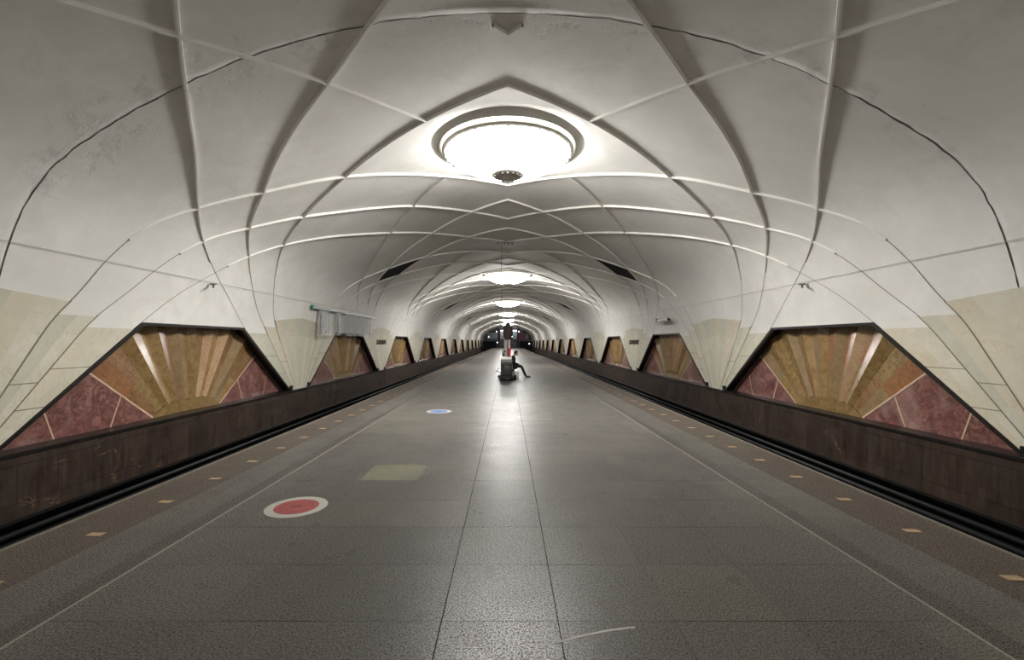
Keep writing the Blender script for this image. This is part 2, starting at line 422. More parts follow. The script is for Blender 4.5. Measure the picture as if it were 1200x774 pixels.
def make_rib(fn, zc, d, thmax, lo=23.0, ymin=Y0):
    steps = 40; runs = []
    for side in (-1, 1):
        pts = []; ns = []; hs = []
        for i in range(steps+1):
            th = lo+(thmax-lo)*i/steps; y = zc+d*fn(th)
            pts.append(pt(side, th, y)); ns.append(nrm(side, th) if th < 89 else Vector((0, 0, -1))); hs.append(rib_height(th))
        runs.append((pts, ns, hs))
    mb = MB()
    if thmax >= 89.9:
        l, r = runs
        segs = [(l[0]+r[0][::-1][1:], l[1]+r[1][::-1][1:], l[2]+r[2][::-1][1:])]
    else: segs = runs
    any_ = False
    for pts, ns, hs in segs:
        cur = []
        for i in range(len(pts)+1):
            ok = i < len(pts) and ymin < pts[i].y < Y1
            if ok: cur.append(i)
            elif cur:
                if len(cur) > 2: sweep(mb, [pts[k] for k in cur], [ns[k] for k in cur], [hs[k] for k in cur]); any_ = True
                cur = []
    if any_:
        o = mb.build('rib', M_RIB, ceiling)
    # below the haunch the rib thins out into a fine dark joint
    jb = MB(); ok_ = False
    for side in (-1, 1):
        vv = []; ff = []; c = 0
        for i in range(17):
            th = TH0-.3+(lo+1.5-TH0)*i/16; y = zc+d*fn(th)
            if not (ymin+.1 < y < Y1-.1): continue
            q = pt(side, th, y)+nrm(side, th)*.006; vv += [q-Vector((0, .011, 0)), q+Vector((0, .011, 0))]
            if c: ff.append((2*c-2, 2*c-1, 2*c+1, 2*c))
            c += 1
        if ff: jb.add(vv, ff); ok_ = True
    if ok_: jb.build('rib_joint', M_RJOINT, ceiling)
for k in range(-3, NP_+1):
    zc = ZP0+P*k
    for d in (1, -1):
        make_rib(RIBC, zc, d, 90)
        make_rib(RIBB, zc, d, 90, ymin=6.6 if (k == -1 and d == 1) else Y0)
        crown = zc+d*15.705
        lampbay = any(abs(crown-L) < 1 for L in LAMPS) or (k+2*d) % 2 == 1
        make_rib(RIBA, zc, d, 77 if lampbay else 90)

# long crack across the vault above the nearest piers, and thin joint lines along its haunches
mb = MB(); random.seed(3)
pts = []; ns = []
for side, rng in ((-1, range(0, 61)), (1, range(59, -1, -1))):
    for i in rng:
        th = TH0+(90-TH0)*i/60
        jit = (random.random()-.5)*.03 if th > 22 else 0
        pts.append(pt(side, th, 6.56+jit)); ns.append(nrm(side, th) if th < 89 else Vector((0, 0, -1)))
n = len(pts); vv = []; ff = []
for i in range(n):
    wd = .006+.008*random.random(); pts_ = pts[i]+ns[i]*.006
    vv += [pts_-Vector((0, wd, 0)), pts_+Vector((0, wd, 0))-ns[i]*.004]
for i in range(n-1): ff.append((2*i, 2*i+1, 2*i+3, 2*i+2))
mb.add(vv, ff); 
mb.build('crack', M_CRACK, ceiling)
# plaster lip sagging along the near edge of the crack
mb = MB(); random.seed(8); vv = []; ff = []
for i in range(n):
    h = .004+.016*max(0, math.sin(i*.23+.6)+.3*random.random())*(1 if 34 < i < 90 else .1)
    vv += [pts[i]-Vector((0, .16, 0))-ns[i]*.003, pts[i]-Vector((0, .03, 0))+ns[i]*h, pts[i]-Vector((0, .012, 0))-ns[i]*.003]
for i in range(n-1):
    for k in range(2): ff.append((3*i+k, 3*i+k+1, 3*i+k+4, 3*i+k+3))
mb.add(vv, ff, 0, True); mb.build('plaster_lip', M_PLASTER, ceiling)
for side in (-1, 1):
    mb = MB(); thl = 17.6
    mb.tube([pt(side, thl, Y0)+nrm(side, thl)*.03, pt(side, thl, Y1)+nrm(side, thl)*.03], .004, 6)
    o = mb.build('cable', plain('cable_grey', (168, 164, 156), .6))
    tag(o, 'thin grey cable running along the %s haunch of the vault' % ('left' if side < 0 else 'right'), 'cable', 'cables along the vault')

# ------------------------------------------------------------------ pier facing of cream marble
def pier_facing(side, zc, name):
    mb = MB(); jb = MB(); rows = 12
    ins = .014
    def P3(o, z, lift=ins):
        return (side*(x_of_z(z)-lift), zc+o, z)
    # centre field: 8 slabs fanning out of the foot, gable-shaped top
    def patch(u0, u1, flo, fhi, top0, top1, mi):
        vv = []; ff = []
        for r_ in range(rows+1):
            v = r_/rows
            for u, tp in ((u0, top0), (u1, top1)):
                z = PTOP+(tp-PTOP)*v
                a = flo(z)*(1-u)+fhi(z)*u
                vv.append(P3(a, z))
        for r_ in range(rows): ff.append((2*r_, 2*r_+1, 2*r_+3, 2*r_+2))
        mb.add(vv, ff, mi)
    rnd = random.Random(int(zc*10)+side)
    cL = lambda z: -off('C', z); cR = lambda z: off('C', z)
    for s in range(8):
        t0, t1 = s/8, (s+1)/8
        tp = lambda t: 2.60-.17*abs(2*t-1)
        patch(t0, t1, cL, cR, tp(t0), tp(t1), rnd.choice([0, 1, 0, 1, 2]))
    for sg in (-1, 1):
        for (fa, fb, tp, nslab) in (('C', 'B', 2.21, 2), ('B', 'A', 2.01, 2)):
            flo = lambda z, fa=fa: sg*off(fa, z); fhi = lambda z, fb=fb: sg*off(fb, z)
            for s in range(nslab): patch(s/nslab, (s+1)/nslab, flo, fhi, tp, tp, rnd.choice([0, 1, 2]))
        # dark joints that continue the vault ribs down to the foot
        for fam, tp in (('C', 2.44), ('B', 2.22)):
            vv = []; ff = []
            for r_ in range(rows+1):
                z = PTOP+(tp-PTOP)*r_/rows; a = sg*off(fam, z)
                vv += [P3(a-.012, z, .02), P3(a+.012, z, .02)]
            for r_ in range(rows): ff.append((2*r_, 2*r_+1, 2*r_+3, 2*r_+2))
            jb.add(vv, ff)
        # short bed joints
        for (fa, fb, z) in (('C', 'B', 1.1), ('B', 'A', 1.3), ('B', 'A', .7)):
            jb.add([P3(sg*off(fa, z), z, .018), P3(sg*off(fb, z), z, .018), P3(sg*off(fb, z+.012), z+.012, .018), P3(sg*off(fa, z+.012), z+.012, .018)], [(0, 1, 2, 3)])
    o = mb.build('marble_pier', M_CREAM); jb.build('joint', M_CREAM_JOINT, o)
    # little black stone shoes at the foot
    for sg in (-1, 1):
        sb = MB(); sb.box(side*(A-.06), side*(A+.1), zc+sg*.68-.09, zc+sg*.68+.09, PTOP, PTOP+.16)
        sb.build('corner_block', M_FRAME, o)
    return o
SIDE = {-1: 'left', 1: 'right'}
for side in (-1, 1):
    for k in range(-1, NP_-1):
        zc = ZP0+P*k
        o = pier_facing(side, zc, 'marble_pier')
        pos = 'just behind the camera' if k < 0 else 'nearest the camera, cut off by the picture edge' if k == 0 else '%s from the camera' % ORD[k]
        tag(o, 'cream marble facing of the %s-side pier %s' % (SIDE[side], pos), 'marble facing', 'cream marble pier facings', 'structure')

# ------------------------------------------------------------------ fan niches
HB, HT, HH = P/2-.68, P/2-3.45, OTOP-PTOP         # opening: half base, half top, height
DEP = .27
def fan_niche(side, yc):
    root = empty('fan_niche', (side*A, yc, PTOP))
    # local coordinates: a along y, h up, d depth away from the platform (in +side x)
    def L(a, h, d): return (side*d, a, h)
    # frame: reveal plus thin black face moulding
    fr = MB(); cor = [(-HB, 0), (-HT, HH), (HT, HH), (HB, 0)]
    fl = .06
    slope = math.atan2(HH, HB-HT); ex = fl/math.sin(slope)
    inn = [(-HB+ex, 0), (-HT+ex*.55, HH-fl), (HT-ex*.55, HH-fl), (HB-ex, 0)]
    for i in range(3):
        (a0, h0), (a1, h1) = cor[i], cor[i+1]; (b0, g0), (b1, g1) = inn[i], inn[i+1]
        fr.add([L(a0, h0, -.03), L(a1, h1, -.03), L(b1, g1, -.03), L(b0, g0, -.03), L(b0, g0, .05), L(b1, g1, .05), L(a0, h0, .0), L(a1, h1, .0),
                L(a0, h0, .05), L(a1, h1, .05)],
               [(0, 1, 2, 3), (3, 2, 5, 4), (0, 1, 7, 6), (6, 7, 9, 8)])
    fr.build('frame', M_FRAME, root)
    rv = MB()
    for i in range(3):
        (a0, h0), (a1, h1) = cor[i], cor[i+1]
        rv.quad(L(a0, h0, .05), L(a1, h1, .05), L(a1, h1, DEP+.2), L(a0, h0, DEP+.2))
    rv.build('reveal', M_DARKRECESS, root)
    # fan
    OY = -.8
    def outer(th):     # distance from the origin to the opening's outline
        dx, dy = math.sin(th), math.cos(th); best = 99
        for i in range(3):
            (x0, y0), (x1, y1) = cor[i], cor[i+1]; y0 -= OY; y1 -= OY
            ex_, ey = x1-x0, y1-y0; det = dx*ey-dy*ex_
            if abs(det) < 1e-9: continue
            t = (x0*ey-y0*ex_)/det; u = (x0*dy-y0*dx)/det
            if t > 0 and -1e-6 <= u <= 1+1e-6: best = min(best, t)
        return best
    core = [(-1.15, 0), (-.92, .18), (-.5, .29), (.5, .29), (.92, .18), (1.15, 0)]
    def inner(th):
        dx, dy = math.sin(th), math.cos(th); best = 0.8
        for i in range(5):
            (x0, y0), (x1, y1) = core[i], core[i+1]; y0 -= OY; y1 -= OY
            ex_, ey = x1-x0, y1-y0; det = dx*ey-dy*ex_
            if abs(det) < 1e-9: continue
            t = (x0*ey-y0*ex_)/det; u = (x0*dy-y0*dx)/det
            if t > 0 and -1e-6 <= u <= 1+1e-6: best = max(best, t)
        return best
    E = [-54.5, -46.5, -39, -34, -26.5, -21.3, -13.8, -8.8, -.5, 4, 12.4, 17, 24.5, 29, 36.5, 41.5, 47.5, 54.5]
    nar = {2, 4, 6, 8, 10, 12, 14}
    # pleats: depth at each edge; narrow strips step back towards the platform quickly
    dep = []
    for i, e in enumerate(E):
        if i in (0, len(E)-1): dep.append(0.0)
        elif (i in nar): dep.append(.5)
        elif (i-1) in nar: dep.append(-.5)
        else: dep.append(.15)
    corners = [math.atan2(-HT, HH-OY), math.atan2(HT, HH-OY)]
    fan = MB(); rnd = random.Random(int(yc*7)+side*3+50)
    def PT(th, r, dd):
        return L(r*math.sin(th), OY+r*math.cos(th), DEP+dd*.10*(r/2.6))
    for i in range(len(E)-1):
        a0, a1 = math.radians(E[i]), math.radians(E[i+1]); d0, d1 = dep[i], dep[i+1]
        if i in nar: ci = co = 5 if rnd.random() < .3 else rnd.choice([2, 2, 4, 0])
        else: ci, co = rnd.choice([0, 0, 1, 2, 4, 0]), rnd.choice([0, 1, 2, 3, 3, 4, 0])
        rm = 2.0+(.25 if abs(E[i]+E[i+1]) > 60 else 0)
        rm0, rm1 = min(rm, outer(a0)-.1), min(rm, outer(a1)-.1)
        fan.add([PT(a0, inner(a0), d0), PT(a1, inner(a1), d1), PT(a1, rm1, d1), PT(a0, rm0, d0)], [(0, 1, 2, 3)], ci)
        top = [PT(a0, rm0, d0), PT(a1, rm1, d1), PT(a1, outer(a1)+.02, d1)]
        for c in corners:
            if a0 < c < a1: top.append(PT(c, outer(c)+.02, d0+(d1-d0)*(c-a0)/(a1-a0)))
        top.append(PT(a0, outer(a0)+.02, d0)); fan.poly(top, co)
    fan.build('fan', FAN, root)
    cb = MB(); cb.poly([L(a, h, DEP+.0-.02*(h/.3)) for a, h in core], 0)
    cb.build('fan_base', FAN[0], root)
    # red corner panels with pale joints
    for sg in (-1, 1):
        a = math.radians(54.5)*sg; ri, ro = inner(a), outer(a)
        pi_, po = (ri*math.sin(a), max(0, OY+ri*math.cos(a))), (ro*math.sin(a), OY+ro*math.cos(a))
        rp = MB(); rp.poly([L(pi_[0], 0, DEP), L(po[0], po[1], DEP), L(sg*HB, 0, DEP)], 0)
        def strip(p, q, wdt):
            p = Vector(p); q = Vector(q); t = (q-p).normalized(); s = Vector((-t.y, t.x))*wdt
            rp.add([L(*(p-s), DEP-.006), L(*(q-s), DEP-.006), L(*(q+s), DEP-.006), L(*(p+s), DEP-.006)], [(0, 1, 2, 3)], 1)
        strip(pi_, po, .018); strip((sg*1.95, .60), (sg*2.2, 0), .014); strip((sg*3.55, .74), (sg*3.3, 0), .014)
        strip((sg*(HB-.1), .03), (sg*(HB-1.5), 1.08), .014)
        rp.build('red_marble_panel', [M_RED, M_JOINT], root)
    return root
for side in (-1, 1):
    for k in range(-1, NP_-1):
        yc = ZP0+P/2+P*k
        o = fan_niche(side, yc)
        tag(o, 'pleated gold marble fan between red corners, %s opening of the %s wall' % ('camera-side' if k < 0 else 'nearest' if k == 0 else '%s nearest' % ORD[k], SIDE[side]), 'wall panel', 'fan shaped marble niches')

# ------------------------------------------------------------------ track walls, track bed, platform
for side in (-1, 1):
    mb = MB()
    x = side*A
    mb.box(side*(A-.10), side*(A+.6), Y0, Y1, -.92, PTOP)
    o = mb.build('wall_left' if side < 0 else 'wall_right', M_DADO); o['kind'] = 'structure'
    cp = MB(); cp.box(side*(A-.13), side*(A+.45), Y0, Y1, PTOP-.045, PTOP+.004); cp.box(side*(A-.13), side*(A-.09), Y0, Y1, -.95, -.90); cp.build('ledge', M_FRAME, o)
    bk = MB(); bk.box(side*(A+.12), side*(A+.6), Y0, Y1, -1.75, -.92); bk.build('footing', M_DARKRECESS, o)
    # outer shell behind the niches
    ob = MB(); ob.box(side*(A+.62), side*(A+.8), Y0, Y1, -1.75, 2.6); ob.build('backing', M_DARKRECESS, o)
    for j, (z, r) in enumerate(((-1.02, .055), (-1.17, .05), (-1.33, .05))):
        cb = MB(); cb.tube([(side*(A+.05), Y0, z), (side*(A+.05), Y1, z)], r, 10)
        c = cb.build('track_cable', M_CABLE)
        tag(c, 'thick black cable under the %s wall, %s' % (SIDE[side], ('topmost of three', 'middle of three', 'lowest of three')[j]), 'cable', 'black cables under the track walls')
tb = MB(); tb.box(-A-.7, A+.7, Y0, Y1, -1.95, -1.75); o = tb.build('track_bed', M_BED); o['kind'] = 'structure'
fl = MB(); fl.box(PX-4.23, PX+4.23, Y0, Y1, -.22, 0)
floor = fl.build('floor', M_FLOOR); floor['kind'] = 'structure'
ps = MB(); ps.box(PX-3.7, PX+3.7, Y0, Y1, -1.75, -.22); ps.build('platform_base', M_DARKRECESS, floor)
# long pale scuff on the slab in front
sb = MB(); P_ = [(.25, 2.66), (.45, 2.73), (.75, 2.8)]
pts = [Vector((.27, 2.64, .0015)), Vector((.42, 2.70, .0015)), Vector((.60, 2.755, .0015)), Vector((.78, 2.79, .0015))]
vv = []; ff = []
for i, p in enumerate(pts):
    vv += [p+Vector((0, -.009, 0)), p+Vector((0, .009, 0))]
    if i: ff.append((2*i-2, 2*i-1, 2*i+1, 2*i))
sb.add(vv, ff); sb.build('scuff_mark', plain('chalk_scuff', (150, 146, 138), .7), floor)

# end walls
ew = MB(); ang = [TH0+(90-TH0)*i/30 for i in range(31)]
for (yy, nm) in ((Y0-.02, 'wall_back'), (Y1+.02, 'wall_far')):
    mb = MB()
    arc = [(-vx(t), vz(t)) for t in ang]+[(vx(t), vz(t)) for t in reversed(ang[:-1])]
    arc = [(-A-.8, -1.8), (-A-.8, 2.2)]+arc+[(A+.8, 2.2), (A+.8, -1.8)]
    d = .3 if yy > 0 else -.3
    n = len(arc); mb.add([(x, yy, z) for x, z in arc]+[(x, yy+d, z) for x, z in arc], [tuple(range(n)), tuple(range(2*n-1, n-1, -1))]+[(i, (i+1) % n, n+(i+1) % n, n+i) for i in range(n)])
    o = mb.build(nm, plain(nm+'_paint', (86, 80, 84) if yy > 0 else (150, 146, 138), .7)); o['kind'] = 'structure'
    if yy > 0: far = o
Yf = Y1-.02
mb = MB()
mb.box(-7.4, 7.4, Yf-.25, Yf, 1.95, 2.45); mb.build('lintel', plain('lintel_grey', (96, 94, 100), .6), far)
for x0, x1 in ((-7.4, -3.4), (3.7, 7.4)):
    mb = MB(); mb.box(x0, x1, Yf-.12, Yf, -1.6, 1.95); mb.build('tunnel_mouth', plain('tunnel_dark', (12, 15, 20), .8), far)
for x in (-2.7, 3.05):
    mb = MB(); mb.bbox(x-.22, x+.22, Yf-.4, Yf, 0, 5.6, .03); mb.build('column', plain('column_dark', (52, 50, 62), .5), far)
for (x0, x1, z0, z1, c) in ((-6.3, -3.1, 2.6, 4.6, (150, 158, 168)), (-2.3, -.5, 2.6, 5.2, (176, 180, 190)), (1.6, 2.8, 2.6, 5.2, (170, 178, 200)), (5.3, 6.4, 2.6, 4.2, (150, 158, 168))):
    mb = MB(); mb.box(x0, x1, Yf-.1, Yf-.04, z0, z1, 0)
    nx = max(2, int((x1-x0)/.55))
    for i in range(nx+1):
        x = x0+(x1-x0)*i/nx; mb.box(x-.03, x+.03, Yf-.14, Yf-.1, z0, z1, 1)
    for i in range(4):
        z = z0+(z1-z0)*i/3; mb.box(x0, x1, Yf-.14, Yf-.1, z-.03, z+.03, 1)
    mb.build('glazing', [plain('far_glass', c, .2), plain('mullion', (70, 72, 80), .5)], far)
mb = MB(); mb.box(3.4, 5.2, Yf-.16, Yf, 2.9, 4.7, 0); mb.box(3.4, 5.2, Yf-.18, Yf, 2.6, 2.9, 1)
tag(mb.build('billboard', [plain('billboard_brown', (128, 74, 70), .5), plain('billboard_pink', (176, 60, 90), .5)]), 'brown and pink board high on the far end wall', 'sign')
for i, (x, z, r_) in enumerate(((-3.2, 1.6, .16), (6.6, 1.2, .17), (1.25, 3.4, .2), (-3.4, 4.9, .18), (3.4, 4.9, .18), (-5.8, 3.3, .12))):
    mb = MB(); mb.lathe([(.001, -.08), (r_*.7, -.06), (r_, 0), (r_*.7, .06), (.001, .08)], 16, (x, Yf-.5, z), 0, True, 'y')
    o = mb.build('wall_light', emit('far_light_%d' % i, (1, .97, .95), 4.0))
    tag(o, 'small round white light on the far end wall, ' + ('left of the centre doors', 'beside the right tunnel mouth', 'right of the mast top', 'high by the left column', 'high by the right column', 'on the upper left glazing')[i], 'light', 'small lights at the far end')
for x0, x1 in ((-2.2, -.9), (1.6, 2.8)):
    mb = MB(); mb.box(x0, x1, Yf-1.0, Yf-.5, 5.15, 5.3)
    o = mb.build('light_strip', emit('strip_light', (1, 1, 1), 6)); tag(o, 'bright white light strip above the %s glazing of the far wall' % ('left' if x0 < 0 else 'right'), 'light', 'light strips at the far end')
for i, x in enumerate((-1.9, -1.0, 1.55, 2.3)):
    mb = MB(); mb.bbox(x-.4, x+.4, Yf-.3, Yf-.05, 0, 1.9, .02, 0); mb.box(x-.3, x+.3, Yf-.32, Yf-.3, .9, 1.75, 1)
    o = mb.build('door_%d' % (i+1), [plain('far_door', (70, 58, 76), .4), plain('far_door_glass', (92, 84, 110), .1)]); o['kind'] = 'structure'

# ------------------------------------------------------------------ ceiling lamps
M_GLASS = emit('lamp_glass', (1.0, .985, .955), LAMP_EMIT)
M_INNER = emit('lamp_inner', (1.0, .985, .955), LAMP_EMIT*.14)
def make_lamp():
    root = empty('ceiling_lamp', (0, 0, 0))
    zr = 6.32-.0      # rim level; origin of the builder is the world, shifted below
    R = 1.50
    mb = MB(); n = 96; prof = [(R-.03, zr), (R-.06, zr-.07), (R-.2, zr-.18), (R-.45, zr-.30), (R-.75, zr-.40), (.42, zr-.47), (.36, zr-.475)]
    vv = []; ff = []
    for (r, h) in prof:
        for k in range(n*2):
            a = PI*k/n; f = 1+(.012 if k % 2 else 0); vv.append((r*f*math.cos(a), r*f*math.sin(a), h))
    N2 = n*2
    for i in range(len(prof)-1):
        for k in range(N2): ff.append((i*N2+k, i*N2+(k+1) % N2, (i+1)*N2+(k+1) % N2, (i+1)*N2+k))
    mb.add(vv, ff, 0, True); mb.build('glass_bowl', M_GLASS, root)
    il = MB(); il.lathe([(R-.06, zr), (R-.09, zr-.055), (R-.23, zr-.16), (R-.48, zr-.28), (R-.78, zr-.375), (.42, zr-.445), (.001, zr-.45)], 64)
    il.build('added_inner_shell', M_INNER, root)  # added shell, dimmer than the bowl, cuts the light thrown into the recess
    rg = MB(); rg.lathe([(R-.05, zr-.03), (R+.01, zr-.03), (R+.04, zr-.015), (R+.085, zr+.005), (R+.085, zr+.02), (R+.0, zr+.03), (R-.02, zr+.12), (R-.04, zr+.12), (R-.05, zr-.03)], 96)  # hidden inner collar added to keep lamplight off the recess moulding
    for k in range(40):
        a = 2*PI*k/40; c, s = math.cos(a), math.sin(a)
        rg.box(R*c-.012, R*c+.012, R*s-.012, R*s+.012, zr-.11, zr-.03)
    rg.build('rim_ring', M_RING, root)
    fd = MB(); fd.lathe([(.41, zr-.47), (.42, zr-.50), (.37, zr-.55), (.27, zr-.59), (.24, zr-.575), (.15, zr-.60), (.12, zr-.64), (.001, zr-.66)], 40)
    f_ = fd.build('finial', M_BRONZE, root)
    M_STUD = plain('stud_bright', (225, 222, 212), .3, .6)
    for k in range(16):
        st = MB(); a = 2*PI*k/16; st.lathe([(.001, -.022), (.02, -.01), (.024, .004)], 8, (.32*math.cos(a), .32*math.sin(a), zr-.575))
        st.build('stud', M_STUD, f_)
    for k in range(8):
        rd = MB(); a = 2*PI*k/8; rd.tube([(R*.98*math.cos(a), R*.98*math.sin(a), zr+.04), (1.0*math.cos(a), 1.0*math.sin(a), 7.06)], .012, 6)
        rd.build('hanging_rod', M_STEEL, root)
    return root
lamp0 = make_lamp()
for i, L in enumerate(LAMPS):
    o = lamp0 if i == 0 else copy_tree(lamp0)
    o.location = (0, L, 0)
    lab = 'round glowing bowl lamp on the vault crown behind the camera' if L < 0 else 'round glowing glass bowl lamp in a ceiling recess, %s from the camera' % (('nearest' if i == 1 else '%s' % ORD[i-1]))
    tag(o, lab, 'ceiling lamp', 'bowl lamps along the vault crown')

# ------------------------------------------------------------------ rhomboid ventilation openings
M_VENT = plain('vent_black', (12, 11, 10), .8)
def vent(side, yc):
    mb = MB(); rows = 16; vv = []; ff = []
    t0, t1, tm = 36.6, 57.2, 44.7
    def hw(t): return 1.02*(t-t0)/(tm-t0) if t < tm else 1.02*(t1-t)/(t1-tm)
    TT = [t0+(tm-t0)*i/8 for i in range(9)]+[tm+(t1-tm)*i/8 for i in range(1, 9)]
    for t in TT:
        h = hw(t); n_ = nrm(side, t)
        for q in (-1, 1): vv.append(pt(side, t, yc+q*h)+n_*.012)
    for i in range(len(TT)-1): ff.append((2*i, 2*i+1, 2*i+3, 2*i+2))
    mb.add(vv, ff)
    o = mb.build('ventilation_grille', M_VENT)
    sl = MB()
    for t in [t0+(t1-t0)*(i+.5)/14 for i in range(14)]:
        h = hw(t)*.97; n_ = nrm(side, t); u = (pt(side, t+.3, 0)-pt(side, t-.3, 0)).normalized()
        p, q = pt(side, t, yc-h)+n_*.014, pt(side, t, yc+h)+n_*.014
        sl.add([p, q, q+u*.02+n_*.03, p+u*.02+n_*.03], [(0, 1, 2, 3)])
    sl.build('louvres', plain('louvre_dark', (22, 20, 18), .7), o)
    return o
for side in (-1, 1):
    for i in range(6):
        yc = ZP0+P*1.5+2*P*i
        o = vent(side, yc)
        tag(o, 'black diamond-shaped vent on the %s side of the vault, %s' % (SIDE[side], 'nearest the camera' if i == 0 else '%s from the camera' % ORD[i]), 'vent', 'diamond vents in the vault')

# ------------------------------------------------------------------ writing
M_LET = plain('bronze_letters', (96, 88, 74), .5, .2)
M_PRINT = plain('sign_print', (66, 68, 80), .6)
def text_mesh(name, body, size, depth, mat, parent, mw, align='CENTER'):
    c = bpy.data.curves.new('t', 'FONT'); c.body = body; c.size = size; c.extrude = depth; c.align_x = align; c.align_y = 'CENTER'; c.resolution_u = 2
    t = bpy.data.objects.new('t', c); COL.objects.link(t)
    dg = bpy.context.evaluated_depsgraph_get(); me = bpy.data.meshes.new_from_object(t.evaluated_get(dg))
    bpy.data.objects.remove(t); me.materials.clear(); me.materials.append(mat)
    me.transform(mw)
    o = bpy.data.objects.new(name, me); COL.objects.link(o)
    if parent: o.parent = parent
    return o
def wall_matrix(side, y, z, x=None, roll=0):
    # text facing the platform: baseline along y, reads left to right seen from the platform
    x = side*(x if x else A-.04)
    if side < 0: R = Matrix(((0, 0, 1), (1, 0, 0), (0, 1, 0)))
    else: R = Matrix(((0, 0, -1), (-1, 0, 0), (0, 1, 0)))
    return Matrix.Translation((x, y, z)) @ R.to_4x4() @ Matrix.Rotation(roll, 4, 'Z')
for side in (-1, 1):
    o = text_mesh('station_name', 'АЭРОПОРТ', .36, .02, M_LET, None, wall_matrix(side, ZP0+2*P, 1.72))
    tag(o, 'dark metal station name letters on the %s marble pier' % SIDE[side], 'sign', 'station name lettering')

# hanging route list on the left track wall
ML = Mat('clear_sign_plate', .15, 0, .5); ML.color(srgb(235, 236, 238)); ML.b.inputs['Alpha'].default_value = .22; M_PLATE = ML.m
M_BAR = plain('sign_bar', (92, 96, 98), .35, .6)
M_GREEN = plain('sign_green', (20, 120, 84), .5)
root = empty('route_sign', (-7.14, 20.55, 0)); tag(root, 'long bar with pale route list panels hung on the left track wall', 'sign')
bz = 3.04; SX = -7.05
def loc(mbx): return mbx
mb = MB(); mb.box(-.03, .03, -3.85, 3.85, bz-.05, bz+.05); mb.build('bar', M_BAR, root)
mb = MB(); mb.box(-.035, .035, -3.95, -3.75, bz-.07, bz+.07); mb.build('end_cap', M_GREEN, root)
for y in (-2.6, 0, 2.6):
    mb = MB(); mb.tube([(0, y, bz), (-.10, y, bz+.02)], .015, 6); mb.build('bracket', M_BAR, root)
NAMES = ['Аэропорт', 'Динамо', 'Белорусская', 'Маяковская', 'Тверская', 'Театральная', 'Новокузнецкая', 'Павелецкая', 'Автозаводская', 'Технопарк', 'Коломенская', 'Каширская', 'Кантемировская', 'Царицыно', 'Орехово', 'Домодедовская', 'Красногвардейская', 'Алма-Атинская']
# (y start, y end, columns, dense)
PAN = [(-3.3, -2.35, 4), (-1.55, -1.1, 2), (-.45, .95, 9), (1.1, 2.6, 9), (2.75, 3.2, 3)]
ni = 0
for (a, b, nc) in PAN:
    mb = MB(); mb.box(-.008, .008, a, b, bz-1.02, bz-.05)
    p = mb.build('panel', M_PLATE, root)
    for c in range(nc):
        y = a+(b-a)*(c+.5)/nc
        T = Matrix.Translation((.016, y, bz-.53)) @ Matrix(((0, 0, 1), (1, 0, 0), (0, 1, 0))).to_4x4() @ Matrix.Rotation(PI/2, 4, 'Z')
        nm = NAMES[ni % 18]; ni += 1
        text_mesh('lettering', nm, min(.15, 1.5/len(nm)), .001, M_PRINT, p, T)
    if (a, b) in ((-3.3, -2.35), (-1.55, -1.1)):
        mb = MB(); mb.box(.009, .013, a, a+.16, bz-1.0, bz-.06); mb.build('stripe', plain('stripe_grey', (110, 112, 118), .5), p)
mb = MB(); mb.box(-.03, .03, -.95, .95, -.06, .06); mb.box(-.05, .05, -.95, -.75, -.09, .02); mb.box(-.05, .05, .6, .95, -.07, .09)
for y in (-.5, .5): mb.tube([(0, y, 0), (.34, y, 0)], .015, 6)
o = mb.build('wall_bar', plain('bar_dark', (104, 104, 102), .4, .5), None, (7.05, 20.9, 2.77)); tag(o, 'short dark metal bar fixed high on the right track wall', 'bracket')
# small hooks above the nearest openings
for side in (-1, 1):
    x = 7.12; y = 10.95; z = 3.14
    mb = MB(); mb.tube([(0, 0, 0), (-side*.10, 0, 0)], .02, 8); mb.tube([(-side*.10, 0, 0), (-side*.12, -.12, -.02), (-side*.12, -.14, -.1)], .022, 8); mb.lathe([(.001, .0), (.05, .0), (.05, .03), (.001, .03)], 12, (0, 0, -.015))
    o = mb.build('wall_hook', M_BAR, None, (side*x, y, z)); tag(o, 'small grey metal hook above the nearest opening in the %s wall' % SIDE[side], 'hook', 'hooks on the vault')

# ------------------------------------------------------------------ floor markers and stickers
M_YEL = plain('marker_tan', (150, 124, 92), .6, 0, .2, 12)
def marker(x, y, rz, s):
    mb = MB(); mb.bbox(-.068, .068, -.036, .036, .0005, .004, .0012); o = mb.build('floor_marker', M_YEL, None, (x, y, 0)); return o
mk0 = None
for side in (-1, 1):
    for i in range(62):
        y = (3.29 if side < 0 else 3.37)+.843*i
        if mk0 is None: mk0 = marker(0, 0, 0, 1); o = mk0
        else: o = mk0.copy(); COL.objects.link(o)
        o.location = (side*3.74+.0, y, 0)
        rr = random.Random(i*2+side); o.rotation_euler = (0, 0, (rr.random()-.5)*.08)
        if i < 12: lab = 'tan strip marker on the %s platform edge, %s in its row' % (SIDE[side], 'nearest the camera' if i == 0 else '%s from the camera' % ORD[i])
        else: lab = 'tiny distant tan marker of the %s row, beyond its twelfth' % SIDE[side]
        tag(o, lab, 'floor marker', 'tan markers along the %s platform edge' % SIDE[side])
